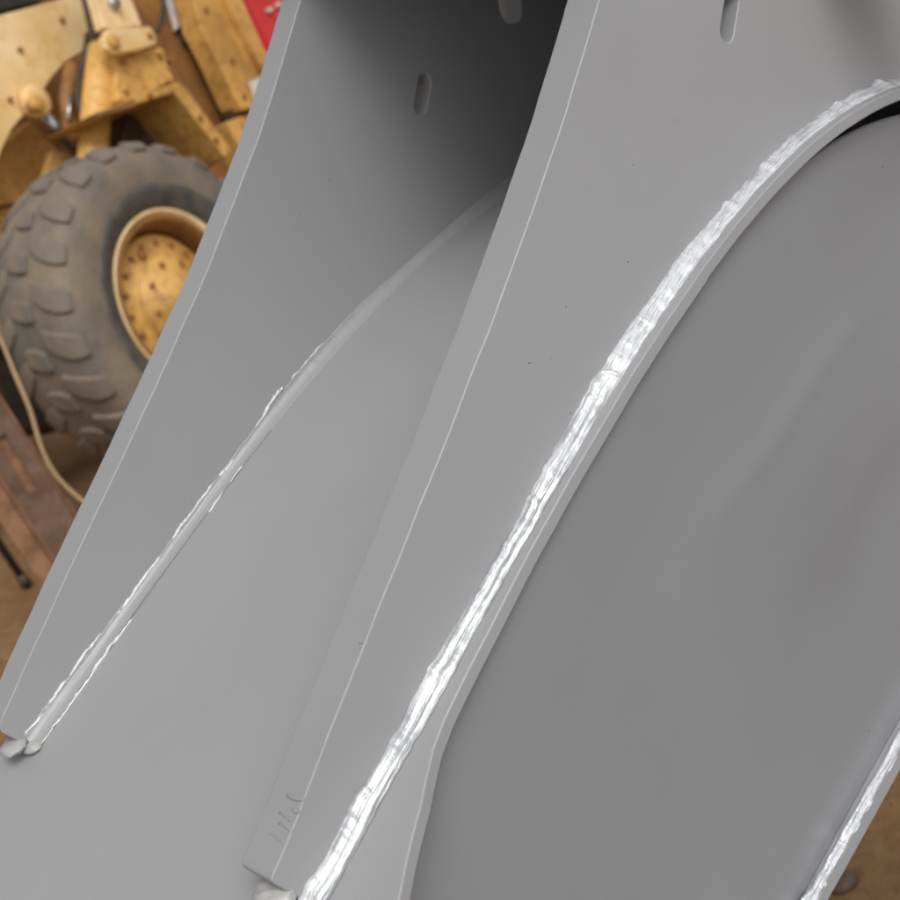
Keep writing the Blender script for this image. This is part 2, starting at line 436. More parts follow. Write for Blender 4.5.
for h in ph:
    vt = float(prof2(h))-TH-.0005 - float(np.interp(h, [.0, .52, .62, .76, 1.1], [0, 0, .003, .012, .03])); vb = lowline(h)-.006
    for k in range(nv+1):
        t = k/nv; v = vt+(vb-vt)*t
        c = float(pan_c(h, v)) - dent(h, v) + .004*math.exp(-((h-.72)/.16)**2-((v+.30)/.09)**2) + .004*math.exp(-((h-.62)/.2)**2-((v+.52)/.12)**2) - .002*math.exp(-((h-.50)/.13)**2-((v+.42)/.10)**2)
        PV.append(pt(h, v, c)); PB.append(pt(h, v, c+.006))
o = len(PV); n1 = nv+1; F = []
for i in range(len(ph)-1):
    for k in range(nv):
        F.append((i*n1+k, (i+1)*n1+k, (i+1)*n1+k+1, i*n1+k+1)); F.append((o+i*n1+k, o+i*n1+k+1, o+(i+1)*n1+k+1, o+(i+1)*n1+k))
    F.append((i*n1, o+i*n1, o+(i+1)*n1, (i+1)*n1)); F.append((i*n1+nv, (i+1)*n1+nv, o+(i+1)*n1+nv, o+i*n1+nv))
for k in range(nv):
    F.append((k, k+1, o+k+1, o+k)); q = (len(ph)-1)*n1; F.append((q+k, o+q+k, o+q+k+1, q+k+1))
panel = mesh('side_panel', PV+PB, F, PANELP, FAB)
for p in panel.data.polygons: p.use_smooth = p.area > 0 and True
panel.data.shade_smooth() if hasattr(panel.data, 'shade_smooth') else None

# --- bottom flange under the side panel
fl = [(float(h), lowline(h)-.0045) for h in np.linspace(.02, 1.1, 60)]
fl2 = [(float(h), lowline(h)-.0155+.0006*float(vnoise(h*30, 0, 4))) for h in np.linspace(1.1, .02, 60)]
poly_solid('bottom_flange', fl+fl2, lambda a, b: pt(a, b, CLOW-.006), nn*(C1-CLOW+T+.003), PAINT, FAB, bevel=.002)

# --- unseen cover and cross plate added to darken the space between the ribs
def span(name, loop, c0=C2+T, c1=C1):
    return poly_solid(name, loop, lambda a, b: pt(a, b, c0), nn*(c1-c0), PAINT, FAB, bevel=.001)
span('shade_cover', [(.54,.004),(.565,-.004),(.88,-.098),(1.08,-.11),(1.08,-.102),(.88,-.090),(.565,.004),(.54,.012)])
poly_solid('back_panel', [(float(h), float(prof1(h))-TH-.001) for h in np.linspace(.02,1.1,50)]+[(1.1,lowline(1.1)-.001),(.02,lowline(.02)-.001)], lambda a, b: pt(a, b, C1), nn*.008, PAINT, FAB)
poly_solid('end_plate', [(1.092,-.30),(1.1,-.30),(1.1,lowline(1.1)),(1.092,lowline(1.1))], lambda a, b: pt(a, b, CLOW+.01), nn*(C1-CLOW-.012), PAINT, FAB)
span('shade_plate', [(.82,-.245),(.828,-.245),(.832,-.096),(.824,-.094)])
# unseen tube stub added on the near rib to shade the face below
cc = pt((hole_b[0][0]+hole_b[1][0])/2, (hole_b[0][1]+hole_b[1][1])/2, C2)
lathe('shade_tube', cc, nn, [(.021,.002),(.021,-.11),(.030,-.11),(.030,.002)], PAINT, FAB, 48, ref=vv, smooth=False)

# --- weld beads
def bead(name, prf, outer, c, h0, h1, legc, mode, seed, step=.00045, mat=BEAD):
    O = np.array([hv(*p, c) for p in outer])
    H = np.arange(h0, h1, step); nt_ = 30
    pv = prf(H)
    legv = np.interp(H, O[:,0], O[:,1]-prf(O[:,0]))
    legv = np.clip(legv, .003, .014)
    if mode == 'far':
        k = np.ones(241)/241; legv = np.clip(np.convolve(np.pad(legv, 120, 'edge'), k, 'valid'), .0045, .014)
    k = np.ones(25)/25; legv = np.convolve(np.pad(legv, 12, 'edge'), k, 'valid')
    t = np.linspace(0, 1, nt_+1)
    HH, TT = np.meshgrid(H, t, indexing='ij')
    LV = legv[:, None]; PVv = pv[:, None]
    jag = vnoise(H*180, H*0, seed)*.0004+vnoise(H*600, H*0, seed+1)*.0002+vnoise(H*50, H*0, seed+2)*.0007+np.clip(vnoise(H*120, H*0, seed+3)-.45, 0, 1)*.003
    jag2 = vnoise(H*230, H*0+9, seed+5)*.0004+vnoise(H*90, H*0, seed+6)*.0005
    if mode == 'far': jag = jag*.45; jag2 = jag2*.3
    v = PVv+(1-TT)*(LV+jag[:, None]); e = TT*(legc+jag2[:, None])
    # section shape
    s = np.sin(PI*TT)
    two = .55*np.abs(np.sin(2*PI*TT))+.15*s                       # two runs side by side
    one = s**.7
    low = 1/(1+np.exp((HH-.415)*400)) if mode == 'near' else np.zeros_like(HH)
    if mode == 'far':
        b = -.0016*s + .0004*np.exp(-((TT-.10)/.05)**2)*(HH < .47) + .0008*np.exp(-((TT-.93)/.05)**2)*(HH < .37)
    elif mode == 'near':
        b = .0015*(low*two+(1-low)*one)+.0007*low*s
        b += .0012*np.exp(-((HH-.417-.004*TT)/.0012)**2)*s          # stop/start lip
    else:
        b = .0012*s
    rip = np.sin(2*PI*(HH/.0021-1.6*(TT-.5)**2+.5*vnoise(HH*120, TT*2, seed+8)))
    stre = fbm(HH*38+TT*3+.5*vnoise(HH*40, TT*4, seed+33), TT*10+HH*8, seed+11, 4)
    fine = fbm(HH*200, TT*26, seed+17, 2)
    if mode == 'near':
        b = b + s*((.00030*low+.00013*(1-low))*stre + .00005*fine + .0002*vnoise(HH*28, TT*3, seed+40))
    elif mode == 'far':
        b = b + s*(.00010*stre)+ .00018*fine*np.exp(-((TT-.10)/.08)**2) + .0002*fine*np.exp(-((TT-.93)/.06)**2)*(HH < .37)
    else:
        b = b + s*(.00005*rip+.0007*stre+.0003*fine)
    b = np.where((TT == 0) | (TT == 1), -.0006, b)
    jb = np.exp(-((H-.722)/.004)**2)*.003; v = v + (jb[:, None]*(1-TT) if mode == 'near' else 0)
    e = e + b*.72; v = v + b*.70
    Vt = (CAM[None, None, :] + HH[..., None]*hh + v[..., None]*vv + (c-e)[..., None]*nn).reshape(-1, 3)
    m1 = nt_+1; nH = len(H)
    idx = np.arange(nH*m1).reshape(nH, m1)
    F = np.stack([idx[:-1, :-1], idx[1:, :-1], idx[1:, 1:], idx[:-1, 1:]], -1).reshape(-1, 4).tolist()
    # closed towards the root so the bead is a solid
    rv = CAM[None]+H[:, None]*hh+(pv-.002)[:, None]*vv+(c+.002)*nn
    nb = nH*m1
    for i in range(nH-1):
        F.append((int(idx[i, 0]), nb+i, nb+i+1, int(idx[i+1, 0]))); F.append((int(idx[i, -1]), int(idx[i+1, -1]), nb+i+1, nb+i))
    F.append(tuple(int(q) for q in idx[0])+(nb,)); F.append(tuple(int(q) for q in idx[-1][::-1])+(nb+nH-1,))
    ob = mesh(name, np.concatenate([Vt, rv]), F, mat, FAB, smooth=True)
    U = np.concatenate([np.stack([(HH+.010*TT).ravel(), TT.ravel()], -1), np.stack([H, H*0+.5], -1)])
    lay = ob.data.uv_layers.new(name='UVMap')
    li = np.empty(len(ob.data.loops), dtype=np.int32); ob.data.loops.foreach_get('vertex_index', li)
    lay.data.foreach_set('uv', U[li].astype(np.float32).ravel())
    return ob
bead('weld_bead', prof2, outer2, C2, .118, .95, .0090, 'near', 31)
bead('weld_bead', prof1, outer1, C1, .139, .80, .0085, 'far', 57, mat=PAINT)
def toe(name, px, c, off, r0_, seed, gaps, h_top):
    P = smoothpts([hv(x, y, c) for x, y in px], .0007); out = []
    for i, (a, b) in enumerate(P):
        s_ = a
        g_ = float(vnoise(s_*90, 0, seed))
        rr_ = r0_*(.55+.55*float(vnoise(s_*240, 1, seed+1))**2+.35*g_+.25*float(vnoise(s_*60, 3, seed+2)))
        rr_ *= min(1, max(.08, (h_top-a)/.06))
        j = .0005*float(vnoise(s_*150, 5, seed+3))+.0003*float(vnoise(s_*500, 5, seed+4))
        live = not (g_ < gaps)
        if live: out.append((pt(a, b+off+j, c-.0002), max(rr_, .00018)))
        if (not live or i == len(P)-1) and len(out) > 6:
            q = [o_[0] for o_ in out]; w = [o_[1] for o_ in out]; w[0] *= .3; w[-1] *= .3
            tube(name, q, w, TOE, FAB, 8); out = []
        elif not live: out = []
O1t = [(24,733),(42,713),(84,653),(127,600),(156,560),(200,499),(242,447),(272,400),(294,375),(322,342)]
toe('weld_toe', O1t, C1, -.0006, .0011, 91, -.62, .47)
toe('weld_toe', right1[:9], C1-.0088, -.0002, .0009, 131, -.30, .40)
lowO = [(900,722),(880,753),(861,789),(844,819),(822,861),(808,897)]
def lowprof(h): return lowline(h)-.0058
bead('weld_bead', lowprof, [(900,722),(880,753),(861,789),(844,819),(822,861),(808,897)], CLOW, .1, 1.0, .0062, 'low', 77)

# --- blobs of filler closing the rib tips
def lump(name, pos, ax, rad, mat, seed, amp=.18):
    bm = bmesh.new(); bmesh.ops.create_icosphere(bm, subdivisions=4, radius=1)
    V = np.array([v.co[:] for v in bm.verts]); F = [[v.index for v in f.verts] for f in bm.faces]; bm.free()
    d = 1+amp*fbm(V[:,0]*2.2+7, V[:,1]*2.2+V[:,2]*2.7, seed, 4)
    W_ = np.asarray(pos)+sum((V[:, j]*d*rad[j])[:, None]*np.asarray(ax[j])[None] for j in range(3))
    return mesh(name, W_, F, mat, FAB, smooth=True)
h, v = hv(18, 747, C1); lump('weld_lump', pt(h-.001, v, C1+.004), (hh, vv, nn), (.008, .0038, .011), LUMPP, 3, .09)
h, v = hv(30, 745, C1); lump('weld_lump', pt(h, v, C1-.004), (hh, vv, nn), (.006, .0030, .007), LUMPP, 8, .09)
h, v = hv(285, 898, C2); lump('weld_lump', pt(h, v-.002, C2+.010), (hh, vv, nn), (.009, .0050, .012), LUMPP, 5, .10)
# paint runs frozen on the cut edge of the near rib
E2 = np.array(smoothpts([hv(*p, C2) for p in edge2], .002))
def on_edge(yp):                                        # point of the near rib's edge at picture height yp
    best = min(range(len(edge2)), key=lambda i: abs(edge2[i][1]-yp))
    i = 0
    while i < len(edge2)-2 and edge2[i+1][1] > yp: i += 1
    a, b = edge2[i], edge2[i+1]; t = (yp-a[1])/(b[1]-a[1]); return (a[0]+(b[0]-a[0])*t, yp)
for k, (yp, d0, d1, w) in enumerate([(717,.0, .011,.0007),(741,.001,.006,.0006),(800,0,.012,.0010),(822,.002,.013,.0006),(830,0,.010,.0010),(840,.003,.020,.0008),(845,.001,.011,.0007),(643,.001,.004,.0005),(812,.0,.005,.0009)]):
    px = on_edge(yp); h, v = hv(*px, C2); q = on_edge(yp-12); h2, v2 = hv(*q, C2)
    d = np.array([h2-h, v2-v]); d /= np.linalg.norm(d); nr = np.array([-d[1], d[0]])
    P = []; sl = .12*math.sin(k*2.3); w *= .95
    for j in range(9):
        s = j/8; dd = d0+(d1-d0)*s; al = (dd-d0)*sl+.00025*math.sin(s*6+k)
        P.append(pt(h-nr[0]*w*.55+d[0]*al, v-nr[1]*w*.55+d[1]*al, C2+dd))
    tube('paint_run', P, [w*(.62+.38*math.sin(PI*min(1, (j+.8)/9.6))+.12*math.sin(j*2.1+k)) for j in range(9)], PAINT, FAB, 8)

# dust nibs and pin holes in the paint
NV = []; NF = []; k = 0
bm = bmesh.new(); bmesh.ops.create_icosphere(bm, subdivisions=1, radius=1)
iv = np.array([v.co[:] for v in bm.verts]); jf = [[v.index for v in f.verts] for f in bm.faces]; bm.free()
nibs = [(566,307,0),(571,413,0),(551,359,0),(530,363,0),(529,363,0),(676,265,0),(677,120,0),(633,165,0),(883,167,2),(628,262,0),(430,150,0),(502,548,0),(505,553,0),(449,705,2),(451,698,2),(454,712,2),(443,737,2),(457,690,2),(480,692,2),(446,722,2),(532,570,2),(599,446,2),(661,527,2),(441,782,2),(217,291,1),(128,430,1),(180,343,1),(350,270,1),(300,215,1),(192,500,1),(330,180,1)]
rr2 = np.random.RandomState(12)
for _ in range(9): nibs.append((rr2.uniform(520, 890), rr2.uniform(330, 800), 2))
for (x, y, w) in nibs:
    if w == 2:
        p = None
        for c in np.linspace(C2-.02, C2+.06, 160):
            a, b = hv(x, y, c)
            if c >= pan_c(a, b): p = pt(a, b, c); break
        if p is None or b > prof2(a)-.012: continue
    else:
        c = C2 if w == 0 else C1; p = pt(*hv(x, y, c), c)
    s_ = rr2.uniform(.00025, .0005)
    V = iv@np.array([hh*s_*rr2.uniform(.8, 1.8), vv*s_, nn*s_*.8]) + p
    NV.append(V); NF += [[q+k for q in f] for f in jf]; k += len(iv)
o = mesh('paint_nib', np.concatenate(NV), NF, GRIMEG, FAB, smooth=True); props(o, kind='stuff')

# --- trestle that carries it, wholly behind the side panel
TR = root('steel_trestle', (*pt(.6, 0, .62)[:2], 0), 'rusty steel trestle standing under the grey fabrication', 'trestle')
for hq in (.16, 1.02):
    zr = pt(hq, lowline(hq)-.0175, .6)[2]-.02
    for c in (C2+.08, C1-.02):
        a = pt(hq, 0, c)
        box('leg', (a[0], a[1], (zr-.02)/2), (hh, nn, (0,0,1)), (.02, .02, (zr-.02)/2), RUST, TR)
    a = pt(hq, 0, C2+.03); b = pt(hq, 0, C1+.03); nf = np.array([nn[0], nn[1], 0]); nf /= np.linalg.norm(nf)
    box('top_rail', (*((a+b)/2)[:2], zr-.002), (hh, nf, (0,0,1)), (.02, .15, .018), RUST, TR)

# ================================================================== WHEEL LOADER
TH_A = math.radians(53)
aa = np.array([math.sin(TH_A), -math.cos(TH_A), 0.]); zz = np.array([0, 0, 1.]); tl = np.cross(zz, aa)  # tl: along the machine, right/away
hubd = ray(181, 297); HUB = CAM + hubd*((.68-CAM[2])/hubd[2])
AO = float(aa@(HUB-CAM))
RAIM = .355; RT = .675; WT = .42
LD = root('wheel_loader', (HUB[0]-aa[0]*.9, HUB[1]-aa[1]*.9, 0), 'dirty yellow wheel loader parked behind the grey ribs, one big tyre showing', 'wheel loader')
wheel = bpy.data.objects.new('wheel', None); S.collection.objects.link(wheel); wheel.parent = LD; wheel.location = Vector(HUB)-LD.location
ROOTLOC[wheel.name] = np.array(HUB)
# tyre section: (radius, offset outwards)
tp = [(a, b if b > -.1 else -.1+(b+.1)*.88) for a, b in [(.345,-.01),(.36,.012),(.40,.035),(.46,.055),(.52,.058),(.575,.050),(.615,.028),(.640,-.012),(.652,-.07),(.654,-.20),(.652,-.32),(.640,-.37),(.615,-.415),(.575,-.445),(.50,-.458),(.42,-.44),(.36,-.41),(.345,-.39)]]
prof_t = smoothpts(tp, .01)
lathe('tyre', HUB, aa, [tuple(p) for p in prof_t], TYRE, wheel, 120)
lathe('bead_ring', HUB, aa, [(.362,.010),(.372,.026),(.40,.041),(.43,.052),(.462,.0605),(.468,.054),(.45,.03),(.36,.0)], TYRED, wheel, 96)
# rim
lathe('rim', HUB, aa, [(.335,-.01),(.352,.022),(.364,.030),(.370,.022),(.362,.004),(.345,-.01)], YELP, wheel, 96)
lathe('rim_barrel', HUB, aa, [(.348,.0),(.338,.018),(.322,.012),(.306,-.02),(.300,-.05),(.298,-.13),(.292,-.17)], OCH, wheel, 96)
lathe('wheel_disc', HUB, aa, [(.297,-.115),(.290,-.080),(.280,-.066),(.272,-.062),(.20,-.060),(.192,-.055),(.188,-.03),(.178,-.015),(.10,-.008),(.095,.0),(.0,.002)], YEL, wheel, 72)
bm_ = bmesh.new(); bmesh.ops.create_cone(bm_, cap_ends=True, segments=6, radius1=.013, radius2=.011, depth=.028)
bolt_me = bpy.data.meshes.new('wheel_bolt'); bm_.to_mesh(bolt_me); bm_.free(); bolt_me.materials.append(OCH)
rot = Vector(aa).to_track_quat('Z', 'Y')
e1 = zz; e2 = np.cross(aa, e1)
for rad_, n_, off in ((.245, 18, -.060), (.15, 8, -.010)):
    for k in range(n_):
        q = 2*PI*k/n_
        o = bpy.data.objects.new('wheel_bolt', bolt_me); S.collection.objects.link(o); o.parent = wheel
        o.location = Vector(aa*off+rad_*(math.cos(q)*e1+math.sin(q)*e2)); o.rotation_mode = 'QUATERNION'; o.rotation_quaternion = rot
o = lathe('hub_plug', HUB+aa*(-.06)+e1*.22+e2*(.02), aa, [(.022,-.02),(.022,.012),(.016,.018),(0,.018)], OCH, wheel, 20)
# tread lugs
def surf(w):                                             # tyre surface point and normal in (radius, offset), w 0..1 across the tread
    P = np.array([p for p in prof_t]); sel = P[(P[:,0] > .565)]
    s = np.concatenate([[0], np.cumsum(np.linalg.norm(np.diff(sel, axis=0), axis=1))]); s /= s[-1]
    x = np.interp(w, s, sel[:,0]); y = np.interp(w, s, sel[:,1])
    x2 = np.interp(min(w+.02, 1), s, sel[:,0]); y2 = np.interp(min(w+.02, 1), s, sel[:,1])
    x1 = np.interp(max(w-.02, 0), s, sel[:,0]); y1 = np.interp(max(w-.02, 0), s, sel[:,1])
    d = np.array([x2-x1, y2-y1]); d /= np.linalg.norm(d); n = np.array([-d[1], d[0]])
    if n[0] < -.05 or (abs(n[0]) < .05 and n[1]*(.5-w) < 0): n = -n
    return np.array([x, y]), n
def lug_mesh(cells, height, name):
    """cells: (w, centre angle, half width angle)"""
    V = []; F = []
    for i, (w, q, hw) in enumerate(cells):
        p, n = surf(w)
        taper = 1.0
        for (hgt, kk) in ((-.012, 1.12), (height, 1.0)):
            for s in (-1, 1):
                g_ = p+n*hgt; ang = q+s*hw*kk
                V.append(aa*g_[1]+g_[0]*(math.cos(ang)*e1+math.sin(ang)*e2))
    for i in range(len(cells)-1):
        a = i*4; b = a+4
        F += [(a, b, b+1, a+1), (a+2, a+3, b+3, b+2), (a, a+2, b+2, b), (a+1, b+1, b+3, a+3)]
    F += [(0, 1, 3, 2)]; a = (len(cells)-1)*4; F += [(a, a+2, a+3, a+1)]
    me = bpy.data.meshes.new(name); me.from_pydata([tuple(x) for x in V], [], F); me.update()
    bm = bmesh.new(); bm.from_mesh(me); bmesh.ops.recalc_face_normals(bm, faces=bm.faces); bm.to_mesh(me); bm.free()
    me.materials.append(TYRE); return me
NL = 22; st = 2*PI/NL
outc = [(.075, .016, .060), (.10, .012, .068), (.14, .004, .074), (.19, -.012, .078), (.25, -.035, .076), (.31, -.065, .066), (.37, -.10, .055)]
midc = [(.40, .03, .050), (.45, .015, .062), (.50, 0, .066), (.55, -.015, .062), (.60, -.03, .050)]
inn = [(1-w, q+st*.5, hw) for (w, q, hw) in outc]
for nm, cells, hgt in (('tread_lug', outc, .017), ('tread_block', midc, .018), ('tread_lug', inn, .017)):
    me = lug_mesh(cells, hgt, nm)
    for k in range(NL):
        o = bpy.data.objects.new(nm, me); S.collection.objects.link(o); o.parent = wheel
        o.rotation_mode = 'QUATERNION'; o.rotation_quaternion = Vector(aa).to_track_quat('Z', 'Y') @ Vector(aa).to_track_quat('Z', 'Y').inverted()
        from mathutils import Quaternion
        o.rotation_quaternion = Quaternion(Vector(aa), st*k + random.uniform(-.008, .008))
        if k == 0:
            pass
for o in list(wheel.children):
    if o.name.startswith('tread'):
        b = o.modifiers.new('bevel', 'BEVEL'); b.width = .008; b.segments = 2; b.limit_method = 'ANGLE'; b.angle_limit = math.radians(40)

def slab(name, px, off, thick, mat, parent=LD, bevel=.008, holes=()):
    """side plate: outline seen on the plane off metres outside the wheel face, going inwards by thick"""
    c = AO+off
    P3 = [on(x, y, aa, c) for x, y in px]
    P2 = [((p-HUB)@tl, p[2]-HUB[2]) for p in P3]
    f3 = lambda a, b: HUB+aa*off+tl*a+zz*b
    return poly_solid(name, [(float(a), float(b)) for a, b in P2], f3, -aa*thick, mat, parent, bevel=bevel)
def disc(name, px, off, r_, thick, mat, parent=LD, prof_=None):
    c = on(*px, aa, AO+off)
    return lathe(name, c, aa, [(0, thick), (r_*.82, thick), (r_, thick*.7), (r_, -.03), (0, -.03)], mat, parent, 28)
# far panel / frame plates
slab('rear_frame_plate', [(96,-60),(200,-60),(215,10),(240,90),(262,150),(262,200),(225,190),(160,130),(128,60),(100,0)], -.40, .04, OCH)
slab('arm_cover', [(184,-40),(226,-40),(238,10),(256,50),(272,74),(268,106),(243,110),(236,100),(214,52),(200,26)], -.22, .12, YEL)
slab('cover_rim', [(224,-40),(232,-40),(243,0),(264,48),(284,75),(278,82),(262,66),(244,30),(230,-4)], -.17, .05, YEL)
slab('frame_opening', [(166,-8),(180,-8),(200,42),(192,51),(183,44)], -.385, .02, BLACK)  # solid black slab painted as the dark inside the slot
slab('opening_trim', [(167,-4),(173,-4),(181,26),(176,30)], -.37, .02, WHITE, bevel=.003)
slab('step_box', [(226,122),(252,112),(275,112),(275,168),(248,160)], -.26, .14, YEL)
slab('shadow_gap', [(228,110),(262,102),(262,116),(236,122)], -.27, .05, GRIME_SHADE, bevel=.003)  # dark slab painted as the shade below the ledge
slab('paper_label', [(249,82),(266,74),(276,90),(262,104),(256,104)], -.205, .004, WHITE, bevel=0)
# mudguard over the wheel
slab('mudguard_side', [(97,112),(134,97),(178,82),(186,88),(232,150),(226,158),(180,99),(174,93),(137,104),(112,113)], -.12, .34, YEL)
slab('mudguard_back', [(108,112),(178,92),(226,156),(200,180),(115,170)], -.40, .05, GRIME_SHADE)
slab('mudguard_bracket', [(98,113),(134,98),(136,106),(100,117)], -.085, .03, OCH, bevel=.003)
slab('pump_box', [(115,56),(163,47),(168,66),(175,80),(136,99),(118,101)], -.26, .14, YEL)
slab('link_bar', [(108,29),(150,26),(156,34),(157,44),(140,50),(116,54),(106,49),(103,38)], -.20, .04, YELP)
disc('link_pin', (112, 42), -.20, .032, .022, YEL)
slab('upper_link', [(88,-30),(120,-30),(143,26),(112,30),(104,28)], -.28, .06, YELP)
disc('upper_pin', (112, 4), -.28, .03, .03, CHROME)
slab('dark_gap', [(84,-30),(96,-30),(112,30),(98,36)], -.34, .06, GRIME_SHADE)
cy = [on(103, 50, aa, AO-.36), on(98, 90, aa, AO-.36), on(93, 150, aa, AO-.36), on(89, 200, aa, AO-.36)]
tube('hydraulic_cylinder', cy, .066, YEL, LD, 24)
tube('cylinder_head', [on(104, 46, aa, AO-.36), on(103, 56, aa, AO-.36)], .05, GRIME_SHADE, LD, 20)
# big front frame plate with the boss
slab('front_frame_plate', [(-60,30),(0,15),(88,-8),(96,10),(100,30),(86,50),(66,62),(52,78),(44,90),(47,108),(26,113),(12,130),(2,150),(-10,190),(-60,210)], -.62, .05, YELP)
slab('hood_edge', [(-60,-30),(45,-30),(43,1),(0,11),(-60,26)], -.75, .10, BLACK)
disc('boss_plate', (35, 102), -.59, .072, .03, YELP)
disc('boss_pin', (36, 104), -.55, .036, .022, YEL)
tube('piston_rod', [on(40, 112, aa, AO-.66), on(84, 152, aa, AO-.66)], .024, CHROME, LD, 14)
tube('rod_cylinder', [on(56, 127, aa, AO-.66), on(90, 158, aa, AO-.66)], .036, BLACK, LD, 16)
tube('lever', [on(72, 66, aa, AO-.55), on(66, 100, aa, AO-.55), on(70, 130, aa, AO-.55), on(80, 143, aa, AO-.55)], .035, OCH, LD, 12)
tube('steel_pipe', [on(71, 96, aa, AO-.5), on(68, 120, aa, AO-.5)], .010, CHROME, LD, 10)
slab('inner_frame', [(-60,90),(60,40),(110,50),(130,200),(80,240),(30,330),(-60,330)], -1.0, .05, OCH)  # yellow frame coloured brown, its shade put into the paint
slab('lower_frame', [(-60,140),(10,140),(30,120),(58,150),(50,185),(45,240),(22,340),(-60,330)], -.86, .10, YEL)
slab('frame_web', [(52,150),(70,152),(78,175),(40,220),(44,180)], -.74, .05, YEL)
hose = [(-20,210),(0,207),(14,204),(24,200),(28,196)]
tube('brake_pipe', [on(x, y, aa, AO-.83) for x, y in hose], .008, GRIME_SHADE, LD, 8)
slab('axle_shade', [(-60,300),(60,290),(90,330),(80,425),(-60,436)], -.95, .25, BLACK)  # black slab painted as the shade under the machine, around the axle
tube('wheel_axle', [HUB-aa*.35, HUB-aa*1.75], .12, GRIME_SHADE, LD, 20)
slab('belly_shade', [(-80,330),(60,330),(70,380),(52,408),(-80,415)], -1.3, .3, BLACK)  # second black slab for the painted shade under the belly
def hosep(pts, off, r_=.014, mat=BLACK): tube('hydraulic_hose', smoothpts([on(x, y, aa, AO+off) for x, y in pts], .05), r_, mat, LD, 10)
hosep([(88,34),(84,60),(78,96),(86,130),(96,150)], -.44)
hosep([(120,96),(126,120),(118,150),(104,165)], -.34)
hosep([(148,40),(158,30),(164,8),(160,-20)], -.33, .012)
bolt2 = bpy.data.meshes.new('bolt_head'); bm_ = bmesh.new(); bmesh.ops.create_cone(bm_, cap_ends=True, segments=6, radius1=.014, radius2=.013, depth=.02); bm_.to_mesh(bolt2); bm_.free(); bolt2.materials.append(OCH)
for x, y, off in ((126,92,-.255),(168,82,-.255),(122,62,-.255),(160,56,-.255),(150,36,-.195),(206,10,-.215),(232,60,-.215),(244,96,-.215),(168,60,-.395),(176,86,-.395),(202,120,-.395),(150,96,-.115),(200,118,-.115),(216,140,-.115),(62,20,-.615),(20,50,-.615),(10,100,-.615)):
    o = bpy.data.objects.new('bolt_head', bolt2); S.collection.objects.link(o); o.parent = LD
    o.location = Vector(on(x, y, aa, AO+off))-LD.location; o.rotation_mode = 'QUATERNION'; o.rotation_quaternion = rot
# far-side wheel of the same axle
fh = HUB-aa*1.95
fw_ = lathe('far_wheel', fh, aa, [(.0,.0),(.33,.0),(.36,.03),(.46,.05),(.575,.045),(.65,-.03),(.67,-.10),(.67,-.32),(.60,-.43),(.36,-.44),(0,-.4)], TYRE, LD, 64)

# red cabinet behind the loader
CABP = lambda x, y: on(x, y, aa, AO-.9)
c0 = CABP(262, 22)
RC = root('red_tool_cabinet', (c0[0], c0[1], 0), 'red metal cabinet with white handle standing behind the yellow loader', 'cabinet')
def slab2(name, px, off, thick, mat, parent, bevel=.006): return slab(name, px, off, thick, mat, parent, bevel)
bx = [on(x, y, aa, AO-.75) for x, y in ((226,-40),(300,-60),(300,60),(268,56))]
pr = [((p-HUB)@tl, p[2]) for p in bx]
x0 = min(pr[0][0], pr[3][0]); x1 = x0+.6; ztop = 1.9; zb = pr[3][1]
f3 = lambda a, b: HUB*np.array([1,1,0])+aa*(-.75)+tl*a+zz*b
poly_solid('carcass', [(x0, 0.0), (x1, 0.0), (x1, ztop), (x0, ztop)], f3, -aa*.5, RED, RC, bevel=.006)
zh = on(272, 8, aa, AO-.75)
poly_solid('door', [(x0+.03, zb), (x1-.03, zb), (x1-.03, ztop-.04), (x0+.03, ztop-.04)], lambda a, b: f3(a, b)+aa*.016, -aa*.0155, RED, RC, bevel=.003)
for (x, y) in ((269,10),(278,5)):
    q = on(x, y, aa, AO-.72); box('handle', q, (aa, tl, zz), (.012, .022, .011), WHITE, RC, .004)

# ================================================================== THINGS LEFT OF THE RIBS
def up_at(x, y, dist):                                   # point on a ray at a given depth
    d = ray(x, y); return CAM+d*dist
PD = 4.35
pa = up_at(10, 470, PD); 
faceN = np.array([.45, -.89, 0]); faceN /= np.linalg.norm(faceN); side = np.cross(faceN, zz)*-1
if side[0] < 0: side = -side
PC = up_at(40, 500, PD)
PO = root('steel_post', (PC[0], PC[1], 0), 'dusty reddish steel channel standing upright left of the far rib', 'steel post')
wv = 40/FOC*PD/2
ztop = up_at(8, 395, PD)[2]; 
sl_a = up_at(14, 442, PD)[2]; sl_b = up_at(32, 490, PD)[2]
P0 = np.array([PC[0], PC[1], 0])
# web with a slot, two flanges
hx = lambda px, py: float((up_at(px, py, PD)-PC)@side)
zt = PC[2]+.75
poly_solid('web', [(-wv, 0), (wv, 0), (wv, zt), (-wv, zt)], lambda a, b: P0+side*a+zz*b, -faceN*.008, DUSTPINK, PO, holes=[[( -.018, sl_b), (.018, sl_b), (.018, sl_a+.05), (-.018, sl_a+.05)]], bevel=.002)
box('flange', P0+side*(-wv-.004)+zz*(zt/2)-faceN*.03, (side, faceN, zz), (.004, .04, zt/2), RUST, PO, .002)
box('flange', P0+side*(wv+.004)+zz*(zt/2)-faceN*.03, (side, faceN, zz), (.004, .04, zt/2), RUST, PO, .002)
box('slot_backing', P0+zz*(sl_a+sl_b+.05)/2-faceN*.02, (side, faceN, zz), (.03, .004, (sl_a-sl_b)/2+.05), RUST, PO, .001)
box('angle_leg', P0+side*(-wv-.045)+zz*(zt/2)-faceN*.01, (side, faceN, zz), (.034, .005, zt/2), RUST, PO, .002)
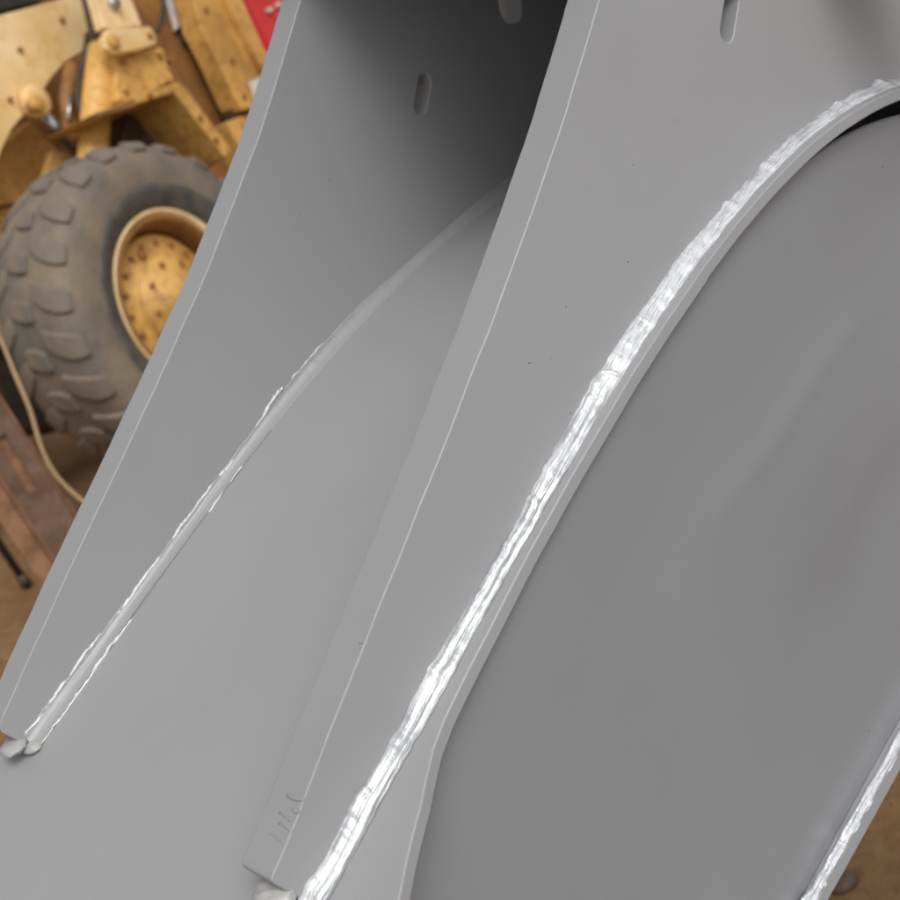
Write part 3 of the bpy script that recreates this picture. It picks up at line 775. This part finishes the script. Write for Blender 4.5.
# thin dark pole
b0 = ground_at(27, 585); 
PL = root('dark_pole', (b0[0], b0[1], 0), 'thin black pole standing on the earth beside the reddish channel', 'pole')
tube('shaft', [b0-zz*.01, b0+zz*.5, b0+zz*.9], .016, BLACK, PL, 10)
lathe('pole_foot', b0, zz, [(.0,.05),(.022,.05),(.024,.0),(0,0)], GRIME_SHADE, PL, 12, ref=(1,0,0))
# hanging cable
cab = [(-60,230,5.2),(-25,290,5.1),(0,338,5.0),(14,372,4.9),(30,410,4.8),(42,450,4.7),(58,478,4.6),(84,502,4.5),(120,525,4.4)]
cpts = smoothpts([up_at(*c) for c in cab], .05)
gp = ground_at(200, 560); cpts += smoothpts([cpts[-1], (cpts[-1]+gp)/2-zz*.12, gp+zz*.01, gp+np.array([.4, .1, .01])], .06)[1:]
cb = tube('cable', cpts, .0078, ROPE, None, 10)
props(cb, 'tan cable hanging down in front of the loader tyre', 'cable')
# stones on the ground
def stone(x, y, s, label, group, k):
    p = ground_at(x, y)
    bm = bmesh.new(); bmesh.ops.create_icosphere(bm, subdivisions=2, radius=1)
    V = np.array([v.co[:] for v in bm.verts]); F = [[v.index for v in f.verts] for f in bm.faces]; bm.free()
    d = 1+.3*fbm(V[:,0]*1.3+k, V[:,1]*1.3+V[:,2], k, 3)
    V = V*d[:, None]*np.array([s, s*.8, s*.55])
    me = bpy.data.meshes.new('stone'); me.from_pydata(V.tolist(), [], F)
    o = link('stone', me, None, GRIME_SHADE if k == 0 else RUST, True); o.location = (p[0], p[1], gz(p[0], p[1])+s*.3)
    props(o, label, 'stone', group)
stone(846, 884, .022, 'dark stone on the brown earth at the lower right', None, 0)
# gravel and crumbs: one mass
GVv = []; GFf = []; k = 0
bm = bmesh.new(); bmesh.ops.create_icosphere(bm, subdivisions=1, radius=1)
IV = np.array([v.co[:] for v in bm.verts]); IF = [[v.index for v in f.verts] for f in bm.faces]; bm.free()
for i in range(2600):
    if i < 1800: x, y = RNG.uniform(.2, 2.0), RNG.uniform(.9, 3.2)
    else: x, y = RNG.uniform(-3.0, 1.2), RNG.uniform(2.5, 8)
    s = .0018+.0055*RNG.rand()**3*(1 if y < 3.5 else 2.2)
    A = RNG.normal(size=(3, 3)); q, _ = np.linalg.qr(A)
    Vv = (IV*(1+.25*RNG.normal(size=(len(IV), 1)).clip(-1, 1)))@np.diag([s, s*.8, s*.55]) @ q + np.array([x, y, gz(x, y)+s*.2])
    GVv.append(Vv); GFf += [[a+k for a in f] for f in IF]; k += len(IV)
gr = mesh('gravel', np.concatenate(GVv), GFf, worn('crumbly_earth', (.26, .15, .075), (.40, .27, .15), .9, 40), fix=False)
props(gr, 'loose crumbs and small gravel scattered on the earth', 'gravel', kind='stuff')
# dark wall far behind
wl = box('wall', HUB*np.array([1,1,0])-aa*4.5+zz*2.0, (aa, tl, zz), (.1, 9, 2.0), DARKW, None, .01)
props(wl, 'brown wall far behind the yellow loader', 'wall')
bpy.context.view_layer.update()
print('tris', sum(len(o.data.polygons)*2 for o in S.objects if o.type == 'MESH'))
